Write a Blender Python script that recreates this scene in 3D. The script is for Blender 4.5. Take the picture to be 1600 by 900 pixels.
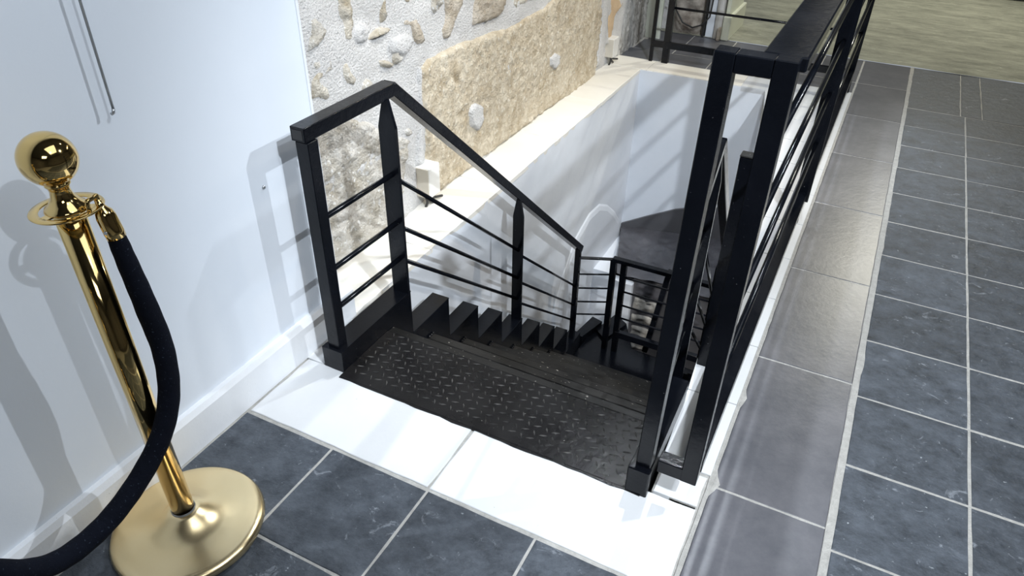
import bpy, bmesh, math, random
from mathutils import Vector, Matrix, noise
random.seed(7)
for o in list(bpy.data.objects): bpy.data.objects.remove(o, do_unlink=True)
SC = bpy.context.scene
COL = SC.collection
V = Vector

# ------------------------------------------------------------------ camera
cd = bpy.data.cameras.new('camera'); cam = bpy.data.objects.new('camera', cd); COL.objects.link(cam)
F_PX = 1133.354
cd.sensor_fit = 'HORIZONTAL'; cd.sensor_width = 36.0; cd.lens = F_PX/1600*36.0
cd.clip_start = 0.02; cd.clip_end = 100
RX = V((0.88984058, 0.45599666, 0.0158364)); RD = V((0.27131427, -0.50090469, -0.82187776)); RF = V((-0.36684099, 0.73563683, -0.56944372))
M3 = Matrix((RX, -RD, -RF)).transposed()
cam.matrix_world = Matrix.Translation((0, 0, 1.5)) @ M3.to_4x4()
SC.camera = cam

# ------------------------------------------------------------------ world, exposure
w = bpy.data.worlds.new('world'); SC.world = w; w.use_nodes = True
w.node_tree.nodes['Background'].inputs[0].default_value = (0.80, 0.88, 1.0, 1)
w.node_tree.nodes['Background'].inputs[1].default_value = 0.45
SC.view_settings.view_transform = 'Standard'; SC.view_settings.look = 'None'
SC.view_settings.gamma = 1.0; SC.view_settings.use_curve_mapping = False
SC.view_settings.exposure = 0.0

# ------------------------------------------------------------------ lamps of the shop, plus added fill lights
def spot(loc, target, power, size=1.1, blend=0.6, rad=0.025, color=(1, 1, 1)):
    d = bpy.data.lights.new('track_or_fill_spot', 'SPOT'); d.energy = power; d.spot_size = size; d.spot_blend = blend
    d.shadow_soft_size = rad; d.color = color
    o = bpy.data.objects.new('track_or_fill_spot', d); COL.objects.link(o)
    o.location = loc; o.rotation_euler = (V(target)-V(loc)).to_track_quat('-Z', 'Y').to_euler()
    return o
def area(loc, target, power, sx, sy, color=(1, 1, 1)):  # unseen soft panels, added as ambient fill
    d = bpy.data.lights.new('added_ceiling_fill', 'AREA'); d.shape = 'RECTANGLE'; d.size = sx; d.size_y = sy; d.energy = power; d.color = color
    o = bpy.data.objects.new('added_ceiling_fill', d); COL.objects.link(o)
    o.location = loc; o.rotation_euler = (V(target)-V(loc)).to_track_quat('-Z', 'Y').to_euler()
    return o
COOL = (0.88, 0.94, 1.0); WARM = (1.0, 0.86, 0.66)
spot((1.35, 0.10, 2.88), (-1.05, 3.0, -0.6), 520, 1.0, 0.7, 0.035, COOL)      # lays the guard rail's shadow across the well
spot((1.60, 2.70, 2.90), (-1.34, 1.3, 0.3), 230, 0.85, 0.5, 0.02, COOL)       # rail shadow on the white wall
spot((-0.45, 3.20, 2.90), (0.0, 2.4, 0.0), 165, 1.6, 0.6, 0.03, COOL)        # rod streaks on the right-hand tiles
spot((0.9, 0.45, 2.85), (-1.36, 0.4, 0.6), 80, 1.2, 0.5, 0.02, COOL)       # post shadows on the white wall
spot((0.5, 4.4, 2.90), (-1.6, 3.3, 0.3), 170, 1.15, 0.7, 0.05, WARM)         # warm wash on the stone wall
spot((-0.2, 1.5, 2.90), (-1.6, 2.5, 0.8), 120, 0.85, 0.8, 0.05, (1.0, 0.96, 0.9))  # added spot that brightens the rubble and mortar wall
spot((0.0, 2.2, 2.90), (-0.9, 4.5, -0.6), 190, 0.9, 0.8, 0.05, COOL)  # added spot that lifts the far end of the well
spot((-0.42, 2.95, -0.55), (-0.88, 3.95, -1.65), 40, 0.72, 0.6, 0.04, (1.0, 0.97, 0.92))   # added spot inside the well, stands in for light from the lower floor
spot((0.6, 7.5, 2.90), (0.8, 6.0, 0.0), 270, 1.9, 0.8, 0.05, (1.0, 0.97, 0.82))
spot((-0.4, 4.3, 2.90), (-1.40, 5.45, 0.2), 60, 0.6, 0.8, 0.05, (1.0, 0.97, 0.92))  # added spot that brightens the back left corner
area((0.8, 0.9, 3.02), (0.8, 0.9, 0), 20, 2.0, 1.6, COOL)
area((0.6, 8.5, 3.02), (0.6, 8.5, 0), 20, 2.4, 2.0, (1.0, 0.97, 0.85))
area((1.6, -1.6, 3.02), (1.2, -1.0, 0), 22, 1.2, 1.2, COOL)

# ------------------------------------------------------------------ materials
def newmat(name):
    m = bpy.data.materials.new(name); m.use_nodes = True
    return m, m.node_tree.nodes, m.node_tree.links, m.node_tree.nodes['Principled BSDF']
def ramp(N, stops, interp='LINEAR'):
    r = N.new('ShaderNodeValToRGB'); e = r.color_ramp.elements; r.color_ramp.interpolation = interp
    while len(e) < len(stops): e.new(0.5)
    for i, (p, c) in enumerate(stops): e[i].position = p; e[i].color = (*c, 1) if len(c) == 3 else c
    return r
def mat(name, c1, c2=None, scale=6, rough=0.5, metal=0.0, bump=0.0, bscale=60, stretch=(1, 1, 1), spec=0.5, rand=0.0,
        specks=None, speck_scale=90, speck_amt=0.62, wear=None, wear_scale=9, wear_pos=0.62, coord='pos', detail=6, rough2=None, coat=0.0, n_rough=0.62, wear_w=0.12):
    """procedural surface: two-tone clouds, optional specks, scuffs, per-object variation and fine relief"""
    m, N, L, P = newmat(name)
    if coord == 'pos':
        g = N.new('ShaderNodeNewGeometry'); src = g.outputs['Position']
    else:
        g = N.new('ShaderNodeTexCoord'); src = g.outputs['Object']
    mp = N.new('ShaderNodeMapping'); mp.inputs['Scale'].default_value = stretch; L.new(src, mp.inputs['Vector'])
    oi = N.new('ShaderNodeObjectInfo')
    if rand:
        mu = N.new('ShaderNodeMath'); mu.operation = 'MULTIPLY'; mu.inputs[1].default_value = 37.0; L.new(oi.outputs['Random'], mu.inputs[0])
        L.new(mu.outputs[0], mp.inputs['Location'])
    vec = mp.outputs['Vector']
    P.inputs['Roughness'].default_value = rough; P.inputs['Metallic'].default_value = metal; P.inputs['Specular IOR Level'].default_value = spec
    if coat: P.inputs['Coat Weight'].default_value = coat; P.inputs['Coat Roughness'].default_value = 0.1
    n1 = N.new('ShaderNodeTexNoise'); n1.inputs['Scale'].default_value = scale; n1.inputs['Detail'].default_value = detail; n1.inputs['Roughness'].default_value = n_rough
    L.new(vec, n1.inputs['Vector'])
    r = ramp(N, [(0.32, c1), (0.70, c2 or c1)]); L.new(n1.outputs['Fac'], r.inputs['Fac'])
    out = r.outputs['Color']
    def over(fac, col, prev):
        mx = N.new('ShaderNodeMix'); mx.data_type = 'RGBA'; L.new(fac, mx.inputs[0]); L.new(prev, mx.inputs[6]); mx.inputs[7].default_value = (*col, 1)
        return mx.outputs[2]
    if wear:
        n2 = N.new('ShaderNodeTexNoise'); n2.inputs['Scale'].default_value = wear_scale; n2.inputs['Detail'].default_value = 10; n2.inputs['Roughness'].default_value = 0.75
        n2.inputs['Distortion'].default_value = 1.2
        L.new(vec, n2.inputs['Vector'])
        r2 = ramp(N, [(wear_pos, (0, 0, 0)), (min(1, wear_pos+wear_w), (1, 1, 1))]); L.new(n2.outputs['Fac'], r2.inputs['Fac'])
        out = over(r2.outputs['Color'], wear, out)
    if specks:
        n3 = N.new('ShaderNodeTexNoise'); n3.inputs['Scale'].default_value = speck_scale; n3.inputs['Detail'].default_value = 3; L.new(vec, n3.inputs['Vector'])
        r3 = ramp(N, [(speck_amt, (0, 0, 0)), (speck_amt+0.05, (1, 1, 1))]); L.new(n3.outputs['Fac'], r3.inputs['Fac'])
        out = over(r3.outputs['Color'], specks, out)
    if rand:
        hs = N.new('ShaderNodeHueSaturation'); L.new(out, hs.inputs['Color'])
        ma = N.new('ShaderNodeMapRange'); ma.inputs['To Min'].default_value = 1-rand; ma.inputs['To Max'].default_value = 1+rand
        L.new(oi.outputs['Random'], ma.inputs['Value']); L.new(ma.outputs[0], hs.inputs['Value']); out = hs.outputs['Color']
    L.new(out, P.inputs['Base Color'])
    if rough2 is not None:
        mr = N.new('ShaderNodeMapRange'); mr.inputs['From Min'].default_value = 0.3; mr.inputs['From Max'].default_value = 0.7
        mr.inputs['To Min'].default_value = rough; mr.inputs['To Max'].default_value = rough2
        L.new(n1.outputs['Fac'], mr.inputs['Value']); L.new(mr.outputs[0], P.inputs['Roughness'])
    if bump:
        nb = N.new('ShaderNodeTexNoise'); nb.inputs['Scale'].default_value = bscale; nb.inputs['Detail'].default_value = 8; nb.inputs['Roughness'].default_value = 0.65
        L.new(vec, nb.inputs['Vector'])
        b = N.new('ShaderNodeBump'); b.inputs['Strength'].default_value = bump; b.inputs['Distance'].default_value = 0.01
        L.new(nb.outputs['Fac'], b.inputs['Height']); L.new(b.outputs['Normal'], P.inputs['Normal'])
    return m
M = {}
M['white_wall'] = mat('white_wall', (0.72, 0.775, 0.85), (0.76, 0.81, 0.88), 1.5, 0.42, bump=0.05, bscale=40)
M['white_trim'] = mat('white_trim', (0.76, 0.79, 0.83), (0.82, 0.84, 0.87), 3, 0.4, bump=0.15, bscale=30, specks=(0.35, 0.35, 0.33), speck_scale=60, speck_amt=0.76)
M['white_slab'] = mat('white_slab', (0.68, 0.695, 0.715), (0.75, 0.765, 0.78), 3, 0.32, bump=0.08, bscale=30, specks=(0.42, 0.42, 0.40), speck_scale=70, speck_amt=0.74, wear=(0.66, 0.66, 0.65), wear_scale=5, wear_pos=0.66)
M['cream_slab'] = mat('cream_slab', (0.78, 0.76, 0.70), (0.84, 0.82, 0.77), 3, 0.45, bump=0.10, bscale=30, specks=(0.45, 0.42, 0.36), speck_scale=70, speck_amt=0.76)
M['well_plaster'] = mat('well_plaster', (0.71, 0.755, 0.82), (0.78, 0.815, 0.87), 2.2, 0.5, bump=0.25, bscale=9)
M['slate'] = mat('slate', (0.016, 0.022, 0.031), (0.108, 0.125, 0.152), 13, 0.42, n_rough=0.8, wear_w=0.05, bump=0.7, bscale=30, rand=0.14, wear=(0.19, 0.21, 0.24), wear_scale=15, wear_pos=0.60,
                 specks=(0.34, 0.37, 0.40), speck_scale=75, speck_amt=0.715, rough2=0.6, stretch=(1, 1.25, 1), detail=10)
M['slate_smooth'] = mat('slate_smooth', (0.070, 0.074, 0.088), (0.145, 0.145, 0.160), 4, 0.34, n_rough=0.75, bump=0.08, bscale=40, rand=0.10, wear=(0.18, 0.18, 0.19), wear_scale=12, wear_pos=0.70,
                        specks=(0.5, 0.5, 0.48), speck_scale=90, speck_amt=0.78, detail=9)
M['grout'] = mat('grout', (0.42, 0.41, 0.39), (0.56, 0.55, 0.52), 40, 0.9, bump=0.7, bscale=160)
M['concrete'] = mat('concrete', (0.13, 0.135, 0.105), (0.44, 0.44, 0.35), 4.0, 0.75, n_rough=0.8, bump=0.6, bscale=22, stretch=(0.7, 2.0, 1), wear=(0.50, 0.50, 0.41), wear_scale=9, wear_pos=0.60, wear_w=0.06, detail=14, specks=(0.6, 0.6, 0.52), speck_scale=40, speck_amt=0.74)
M['mortar'] = mat('mortar', (0.74, 0.735, 0.73), (0.86, 0.855, 0.85), 5, 0.95, bump=1.4, bscale=120, specks=(0.60, 0.60, 0.59), speck_scale=170, speck_amt=0.60)
M['rubble'] = mat('rubble', (0.42, 0.36, 0.26), (0.84, 0.80, 0.72), 16, 0.95, bump=1.6, bscale=75, wear=(0.30, 0.24, 0.16), wear_scale=26, wear_pos=0.575, detail=12, specks=(0.88, 0.86, 0.80), speck_scale=70, speck_amt=0.62)
M['rubble_pale'] = mat('rubble_pale', (0.52, 0.47, 0.38), (0.86, 0.84, 0.80), 11, 0.95, bump=1.8, bscale=70, wear=(0.36, 0.30, 0.22), wear_scale=24, wear_pos=0.58, detail=12, specks=(0.90, 0.89, 0.86), speck_scale=60, speck_amt=0.60)
M['rubble_pink'] = mat('rubble_pink', (0.44, 0.37, 0.28), (0.72, 0.66, 0.57), 16, 0.95, bump=1.6, bscale=75, wear=(0.36, 0.28, 0.20), wear_scale=26, wear_pos=0.58, detail=12)
M['sandstone'] = mat('sandstone', (0.52, 0.38, 0.24), (0.66, 0.50, 0.33), 12, 0.95, bump=0.5, bscale=120)
M['black_steel'] = mat('black_steel', (0.0025, 0.0032, 0.005), (0.005, 0.006, 0.009), 6, 0.13, bump=0.10, bscale=45, spec=0.25, specks=(0.16, 0.16, 0.17), speck_scale=150, speck_amt=0.73, rough2=0.2)
M['tread_steel'] = mat('tread_steel', (0.004, 0.004, 0.005), (0.012, 0.0115, 0.012), 4, 0.20, spec=0.35, bump=0.15, bscale=50, specks=(0.30, 0.29, 0.27), speck_scale=120, speck_amt=0.72, wear=(0.03, 0.028, 0.024), wear_scale=5, wear_pos=0.60, rough2=0.36)
M['tread_worn'] = mat('tread_worn', (0.006, 0.006, 0.006), (0.020, 0.019, 0.018), 6, 0.42, spec=0.35, bump=0.2, bscale=50, specks=(0.30, 0.28, 0.25), speck_scale=120, speck_amt=0.68, wear=(0.05, 0.047, 0.042), wear_scale=9, wear_pos=0.58, stretch=(0.5, 1, 1))
M['brass'] = mat('brass', (0.74, 0.52, 0.20), (0.80, 0.60, 0.27), 2, 0.07, metal=1.0)
M['brass_base'] = mat('brass_base', (0.93, 0.74, 0.42), (0.97, 0.80, 0.50), 3, 0.27, metal=1.0, bump=0.04, bscale=14, specks=(0.30, 0.20, 0.07), speck_scale=60, speck_amt=0.78)  # colour raised to carry the reflections of pale walls and ceiling
M['velvet'] = mat('velvet', (0.002, 0.0032, 0.0075), (0.004, 0.006, 0.013), 10, 0.9, spec=0.15, bump=0.4, bscale=70, specks=(0.03, 0.04, 0.06), speck_scale=200, speck_amt=0.66)
M['velvet'].node_tree.nodes['Principled BSDF'].inputs['Sheen Weight'].default_value = 0.0
M['steel_rod'] = mat('steel_rod', (0.42, 0.44, 0.46), (0.5, 0.52, 0.54), 5, 0.3, metal=0.8)
M['plastic_white'] = mat('plastic_white', (0.72, 0.72, 0.70), (0.77, 0.77, 0.75), 5, 0.4)
M['plastic_cream'] = mat('plastic_cream', (0.56, 0.52, 0.44), (0.62, 0.58, 0.50), 5, 0.5)
M['cable'] = mat('cable', (0.018, 0.018, 0.018), (0.03, 0.03, 0.03), 8, 0.5)
M['grey_rock'] = mat('grey_rock', (0.052, 0.052, 0.060), (0.105, 0.105, 0.118), 5, 0.30, bump=0.8, bscale=13, detail=10)
M['grey_band'] = mat('grey_band', (0.085, 0.085, 0.092), (0.11, 0.11, 0.12), 3, 0.45, bump=0.2, bscale=20)
M['low_stone'] = mat('low_stone', (0.26, 0.25, 0.23), (0.52, 0.50, 0.46), 10, 0.9, bump=0.9, bscale=40, detail=9)
M['pier_stone'] = mat('pier_stone', (0.16, 0.13, 0.11), (0.60, 0.56, 0.50), 9, 0.95, bump=0.9, bscale=40, wear=(0.05, 0.045, 0.04), wear_scale=7, wear_pos=0.60, detail=12)
M['streaked'] = mat('streaked', (0.14, 0.13, 0.12), (0.70, 0.69, 0.66), 9, 0.95, bump=0.9, bscale=60, stretch=(1.6, 3.0, 0.35), detail=12)
M['old_wood'] = mat('old_wood', (0.30, 0.28, 0.25), (0.78, 0.78, 0.76), 9, 0.8, bump=0.4, bscale=40, stretch=(4, 4, 0.35), detail=10)
M['green_board'] = mat('green_board', (0.52, 0.56, 0.46), (0.72, 0.74, 0.68), 6, 0.7, bump=0.2, stretch=(3, 3, 0.6))
M['cream_trim'] = mat('cream_trim', (0.66, 0.68, 0.55), (0.70, 0.72, 0.60), 3, 0.5)
M['ceiling'] = mat('ceiling', (0.10, 0.10, 0.105), (0.13, 0.13, 0.135), 2, 0.8)
M['shop_wall'] = mat('shop_wall', (0.16, 0.15, 0.14), (0.22, 0.21, 0.20), 1.5, 0.7)
M['floor_dark'] = mat('floor_dark', (0.04, 0.04, 0.045), (0.07, 0.07, 0.075), 5, 0.6)
M['copper'] = mat('copper', (0.60, 0.40, 0.28), (0.7, 0.5, 0.36), 5, 0.35, metal=0.7)

# ------------------------------------------------------------------ mesh helpers
class MB:
    def __init__(s): s.v = []; s.f = []; s.smooth = []
    def add(s, vs, fs, sm=False):
        n = len(s.v); s.v += [tuple(p) for p in vs]; s.f += [tuple(i+n for i in f) for f in fs]; s.smooth += [sm]*len(fs)
        return s
    def box(s, x0, x1, y0, y1, z0, z1, bev=0.0, mtx=None):
        if bev:
            bm = bmesh.new(); bmesh.ops.create_cube(bm, size=1)
            for v in bm.verts: v.co = V((x0+(v.co.x+.5)*(x1-x0), y0+(v.co.y+.5)*(y1-y0), z0+(v.co.z+.5)*(z1-z0)))
            bmesh.ops.bevel(bm, geom=bm.edges[:], offset=min(bev, .45*min(x1-x0, y1-y0, z1-z0)), segments=1, affect='EDGES')
            if mtx: bmesh.ops.transform(bm, matrix=mtx, verts=bm.verts)
            bm.verts.index_update()
            s.add([v.co[:] for v in bm.verts], [[v.index for v in f.verts] for f in bm.faces]); bm.free(); return s
        vs = [V((x, y, z)) for z in (z0, z1) for y in (y0, y1) for x in (x0, x1)]
        if mtx: vs = [mtx @ v for v in vs]
        return s.add(vs, [(0, 2, 3, 1), (4, 5, 7, 6), (0, 1, 5, 4), (2, 6, 7, 3), (0, 4, 6, 2), (1, 3, 7, 5)])
    def bar(s, a, b, wd, ht, up=(0, 0, 1), bev=0.0, ext=0.0):
        """rectangular bar from a to b; wd across, ht along 'up'"""
        a = V(a); b = V(b); d = (b-a); ln = d.length; d.normalize()
        a = a-d*ext; ln += 2*ext
        x = d.cross(V(up)).normalized(); z = x.cross(d).normalized()
        m = Matrix((x, d, z)).transposed().to_4x4(); m.translation = a
        return s.box(-wd/2, wd/2, 0, ln, -ht/2, ht/2, bev, m)
    def tube(s, pts, r, n=12, caps=True, closed=False):
        pts = [V(p) for p in pts]; N = len(pts)
        rs = r if isinstance(r, (list, tuple)) else [r]*N
        rings = []; up = None
        for i, p in enumerate(pts):
            if closed: t = (pts[(i+1) % N]-pts[i-1]).normalized()
            else: t = (pts[min(i+1, N-1)]-pts[max(i-1, 0)]).normalized()
            if up is None: up = t.orthogonal().normalized()
            up = (up-t*up.dot(t)).normalized(); sd = t.cross(up)
            rings.append([p+(up*math.cos(2*math.pi*k/n)+sd*math.sin(2*math.pi*k/n))*rs[i] for k in range(n)])
        vs = [q for r_ in rings for q in r_]; fs = []
        for i in range(N if closed else N-1):
            j = (i+1) % N
            for k in range(n): fs.append((i*n+k, i*n+(k+1) % n, j*n+(k+1) % n, j*n+k))
        s.add(vs, fs, True)
        if caps and not closed:
            b = len(s.v)-len(vs)
            s.f.append(tuple(b+k for k in reversed(range(n)))); s.smooth.append(False)
            s.f.append(tuple(b+(N-1)*n+k for k in range(n))); s.smooth.append(False)
        return s
    def lathe(s, prof, n=48, c=(0, 0, 0), caps=True):
        vs = []; fs = []
        for r, z in prof:
            for k in range(n): a = 2*math.pi*k/n; vs.append((c[0]+r*math.cos(a), c[1]+r*math.sin(a), c[2]+z))
        for i in range(len(prof)-1):
            for k in range(n): fs.append((i*n+k, i*n+(k+1) % n, (i+1)*n+(k+1) % n, (i+1)*n+k))
        s.add(vs, fs, True)
        if caps:
            b = len(s.v)-len(vs)
            if prof[0][0] > 1e-4: s.f.append(tuple(b+k for k in reversed(range(n)))); s.smooth.append(False)
            if prof[-1][0] > 1e-4: s.f.append(tuple(b+(len(prof)-1)*n+k for k in range(n))); s.smooth.append(False)
        return s
    def prism(s, poly, axis, lo, hi):
        """extrude a 2-D polygon; axis 'x': poly is (y,z); 'y': (x,z); 'z': (x,y)"""
        def P(p, t): return {'x': (t, p[0], p[1]), 'y': (p[0], t, p[1]), 'z': (p[0], p[1], t)}[axis]
        n = len(poly); vs = [P(p, lo) for p in poly]+[P(p, hi) for p in poly]
        fs = [tuple(range(n))[::-1], tuple(range(n, 2*n))]+[(i, (i+1) % n, n+(i+1) % n, n+i) for i in range(n)]
        return s.add(vs, fs)
    def build(s, name, m, parent=None, origin=None):
        me = bpy.data.meshes.new(name)
        og = V(origin) if origin is not None else V((0, 0, 0))
        me.from_pydata([tuple(V(p)-og) for p in s.v], [], s.f); me.update()
        for p, sm in zip(me.polygons, s.smooth): p.use_smooth = sm
        bm = bmesh.new(); bm.from_mesh(me); bmesh.ops.recalc_face_normals(bm, faces=bm.faces); bm.to_mesh(me); bm.free()
        o = bpy.data.objects.new(name, me); COL.objects.link(o); me.materials.append(M[m] if isinstance(m, str) else m)
        o.location = og
        if parent is not None:
            o.parent = parent; o.matrix_parent_inverse = Matrix.Translation(-parent.location) if parent.rotation_euler.to_matrix().is_identity else parent.matrix_basis.inverted()
        return o
def tag(o, label=None, cat=None, group=None, kind=None):
    for k, v in (('label', label), ('category', cat), ('group', group), ('kind', kind)):
        if v: o[k] = v
    return o
def thing(name, label, cat, loc=(0, 0, 0), group=None):
    o = bpy.data.objects.new(name, None); COL.objects.link(o); o.location = loc; o.empty_display_size = 0.1
    return tag(o, label, cat, group)
def struct(o, label=None): return tag(o, label, None, None, 'structure')

# ================================================================== SETTING
XW = -1.368          # face of the white wall / inner edge of the ledge
XS = -1.60           # rough stone wall
YF, YB = 1.29, 4.55  # near and far edges of the stair well
WELL_R = [(-0.23, 1.29), (-0.24, 1.60), (-0.275, 2.02), (-0.345, 2.93), (-0.465, 3.95), (-0.575, 4.55)]
def edge_x(y):
    for (xa, ya), (xb, yb) in zip(WELL_R, WELL_R[1:]):
        if ya <= y <= yb: return xa+(xb-xa)*(y-ya)/(yb-ya)
    return WELL_R[0][0] if y < YF else WELL_R[-1][0]

# grout bed around the well
fb = MB(); ZT, ZB = -0.0014, -0.16
fb.box(-1.38, 2.9, -3.4, YF-0.012, ZB, ZT)
fb.box(-0.11, 2.9, YF-0.012, 5.50, ZB, ZT)
fb.box(-1.62, -0.11, YB+0.004, 5.50, ZB, ZT)
fb.box(-1.62, XW-0.03, 1.505, YB+0.004, ZB, ZT)
fb.prism([(x+0.004, y) for x, y in WELL_R]+[(-0.11, YB), (-0.11, YF)], 'z', ZB, ZT)
floor = struct(fb.build('floor', 'grout'), 'dark slate tile floor with pale grout around the stair opening')

def rough_poly(x0, x1, y0, y1, amp, step=0.05):
    pts = []
    for (a, b) in (((x0, y0), (x1, y0)), ((x1, y0), (x1, y1)), ((x1, y1), (x0, y1)), ((x0, y1), (x0, y0))):
        n = max(1, int((V(b)-V(a)).length/step))
        for i in range(n):
            t = i/n; pts.append((a[0]+(b[0]-a[0])*t+random.uniform(-amp, amp), a[1]+(b[1]-a[1])*t+random.uniform(-amp, amp)))
    return pts
def tile(x0, x1, y0, y1, m, name='tile', g=0.0035, amp=0.0009, top=0.0, step=0.05):
    c = ((x0+x1)/2, (y0+y1)/2, 0)
    p = rough_poly(x0+g, x1-g, y0+g, y1-g, amp, step)
    z = top+random.uniform(-0.0006, 0.0006)
    mb = MB(); n = len(p); ins = []
    for (x, y) in p: ins.append((x+(0.002 if x < c[0] else -0.002), y+(0.002 if y < c[1] else -0.002)))
    vs = [(x, y, -0.02) for x, y in p]+[(x, y, z-0.0015) for x, y in p]+[(x, y, z) for x, y in ins]
    fs = [(i, (i+1) % n, n+(i+1) % n, n+i) for i in range(n)]+[(n+i, n+(i+1) % n, 2*n+(i+1) % n, 2*n+i) for i in range(n)]+[tuple(range(2*n, 3*n))]
    mb.add(vs, fs)
    return mb.build(name, m, floor, c)
T = 0.3065
# left field, near the camera
for i in range(-1, 4):
    for j in range(0, 9):
        x0 = -1.356+i*0.3085; x1 = x0+0.3085; y1 = 1.018-j*T; y0 = y1-T
        if i == -1: continue
        tile(x0, min(x1, -0.118), y0, y1, 'slate')
# first column beside the stair: long, smooth, paler tiles
yj = [-0.43, 0.172, 0.776, 1.378, 1.975, 2.575, 3.180, 3.787, 4.385, 4.985, 5.50]
for a, b in zip(yj, yj[1:]): tile(-0.094, 0.196, a, b, 'slate_smooth')
# the columns to the right
xs = [0.210, 0.514, 0.820, 1.126, 1.432, 1.738, 2.044, 2.35]
ys = [1.318+0.3045*k for k in range(-7, 12)]
for a, b in zip(xs, xs[1:]):
    for c, d in zip(ys, ys[1:]): tile(a, b, c, d, 'slate')
for a, b in ((0.210, 0.49), (0.49, 0.60), (0.60, 0.86), (0.86, 1.2), (1.2, 1.6), (1.6, 2.0)): tile(a, b, ys[-1], 5.50, 'slate', amp=0.0015)
# dark tiles behind the well
for a, b in ((-1.595, -1.31), (-1.31, -1.0), (-1.0, -0.69), (-0.69, -0.385), (-0.385, -0.098)):
    tile(a, b, 4.775, 4.99, 'slate_smooth'); tile(a+0.02, min(b+0.02, -0.098), 4.99, 5.24, 'slate_smooth'); tile(a+0.04, min(b+0.04, -0.098), 5.24, 5.50, 'slate_smooth')
# white painted slabs in front of the stair
s_ = tile(-1.352, -0.742, 1.022, 1.284, 'white_slab', 'paving_slab', 0.003, 0.002, 0.002); s_['label'] = 'white painted slab at the head of the stair'
s_ = tile(-0.742, -0.106, 1.022, 1.284, 'white_slab', 'paving_slab', 0.003, 0.002, 0.002)
tile(-0.225, -0.108, 1.288, 1.398, 'white_slab', 'paving_slab', 0.002, 0.002, 0.002)
# pale mortar smear where the first column of tiles meets the next (uneven joint)
jm = MB(); n = 150; L1 = []; R1 = []
for i in range(n+1):
    y = -0.4+5.9*i/n; h = noise.noise(V((y*9, 3, 0)))*0.5+noise.noise(V((y*30, 7, 0)))*0.4
    L1.append((0.194-0.004*max(0, h), y, 0.0008)); R1.append((0.209+0.010*max(0, noise.noise(V((y*5, 9, 0)))+.1)+0.004*h, y, 0.0014))
jm.add(L1+R1, [(i, i+1, n+2+i, n+1+i) for i in range(n)], True); 
jo = jm.build('joint_mortar', 'grout', floor)
jm = MB(); L1 = []; R1 = []
for i in range(n+1):
    y = 0.95+3.65*i/n; h = noise.noise(V((y*11, 13, 0)))
    L1.append((-0.1015-0.003*max(0, h), y, 0.0012)); R1.append((-0.0915+0.004*noise.noise(V((y*7, 19, 0)))+0.02*math.exp(-((y-1.385)/0.03)**2)+0.012*math.exp(-((y-1.75)/0.03)**2), y, 0.0016))
jm.add(L1+R1, [(i, i+1, n+2+i, n+1+i) for i in range(n)], True); jm.build('joint_mortar', 'grout', floor)
# right-hand white kerb tiles between well and slate
yk = [1.405+0.3045*k for k in range(0, 11)]; yk[-1] = 4.45; yk.append(4.76)
for a, b in zip(yk, yk[1:]):
    g = 0.0022
    pts = [(edge_x(a+g)+0.0, a+g), (-0.102, a+g), (-0.102, b-g), (edge_x(min(b-g, YB)), b-g)]
    if b > YB: pts = [(edge_x(a+g), a+g), (-0.102, a+g), (-0.102, b-g), (-0.72, b-g), (-0.72, YB), (-0.575, YB)]
    MB().prism([(x-(-0.2), y-a) for x, y in pts], 'z', -0.03, 0.003).build('kerb_tile', 'white_slab', floor).location = (-0.2, a, 0)
# white strip behind the well, ledge along the stone wall
for a, b in ((-1.60, -1.33), (-1.33, -0.72)): tile(a, b, YB, 4.762, 'cream_slab', 'kerb_tile', 0.002, 0.002, 0.003)
for a, b in ((1.51, 2.02), (2.02, 2.635), (2.635, 3.245), (3.245, 3.86), (3.86, YB)): tile(XS-0.02, XW, a, b, 'cream_slab', 'ledge_slab', 0.0018, 0.0025, 0.003)
tile(-1.372, -1.292, 1.284, 1.515, 'white_slab', 'ledge_slab', 0.001, 0.001, 0.001)

# concrete floor further back
cf = MB(); nx, ny = 60, 60; vs = []
for j in range(ny+1):
    for i in range(nx+1):
        x = -1.62+6.0*i/nx; y = 5.503+6.5*j/ny
        e = -0.012+0.02*noise.noise(V((x*3, 1, 0))) if j == 0 else 0
        vs.append((x, y+e, 0.004+0.003*noise.noise(V((x*2, y*2, 0)))))
cf.add(vs, [(j*(nx+1)+i, j*(nx+1)+i+1, (j+1)*(nx+1)+i+1, (j+1)*(nx+1)+i) for j in range(ny) for i in range(nx)], True)
cfo = struct(cf.build('floor', 'concrete'), 'rough grey green concrete floor beyond the tiles')

# white wall on the left with its baseboard
wl = MB(); wl.box(-1.46, XW-0.012, -3.4, 1.492, -0.1, 3.1); wl = struct(wl.build('wall_left', 'white_wall'), 'smooth white wall beside the gold post')
ct = MB(); ct.box(XW-0.0125, XW-0.009, 1.484, 1.493, 0.12, 3.1); ct.build('corner_strip', 'white_trim', wl)
bb = MB(); bb.prism([(-1.385, 0.0), (-1.358, 0.0), (-1.358, 0.112), (-1.366, 0.128), (-1.385, 0.13)], 'y', -3.4, 1.536)
struct(bb.build('baseboard_left', 'white_trim'), 'white painted baseboard under the white wall')
# other shop surfaces (out of view, they light the brass)
struct(MB().box(-1.7, 4.5, -3.5, 12.1, 3.1, 3.2).build('ceiling', 'ceiling'))
struct(MB().box(-1.7, 4.5, -3.6, -3.5, -0.1, 3.1).build('wall_back', 'shop_wall'))
struct(MB().box(4.4, 4.5, -3.5, 12.1, -0.1, 3.1).build('wall_right', 'shop_wall'))
struct(MB().box(-1.7, 4.5, 12.0, 12.1, -0.1, 3.1).build('wall_front', 'shop_wall'))
struct(MB().box(2.9, 4.4, -3.5, 5.5, -0.1, 0.0).build('floor', 'floor_dark'))

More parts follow.
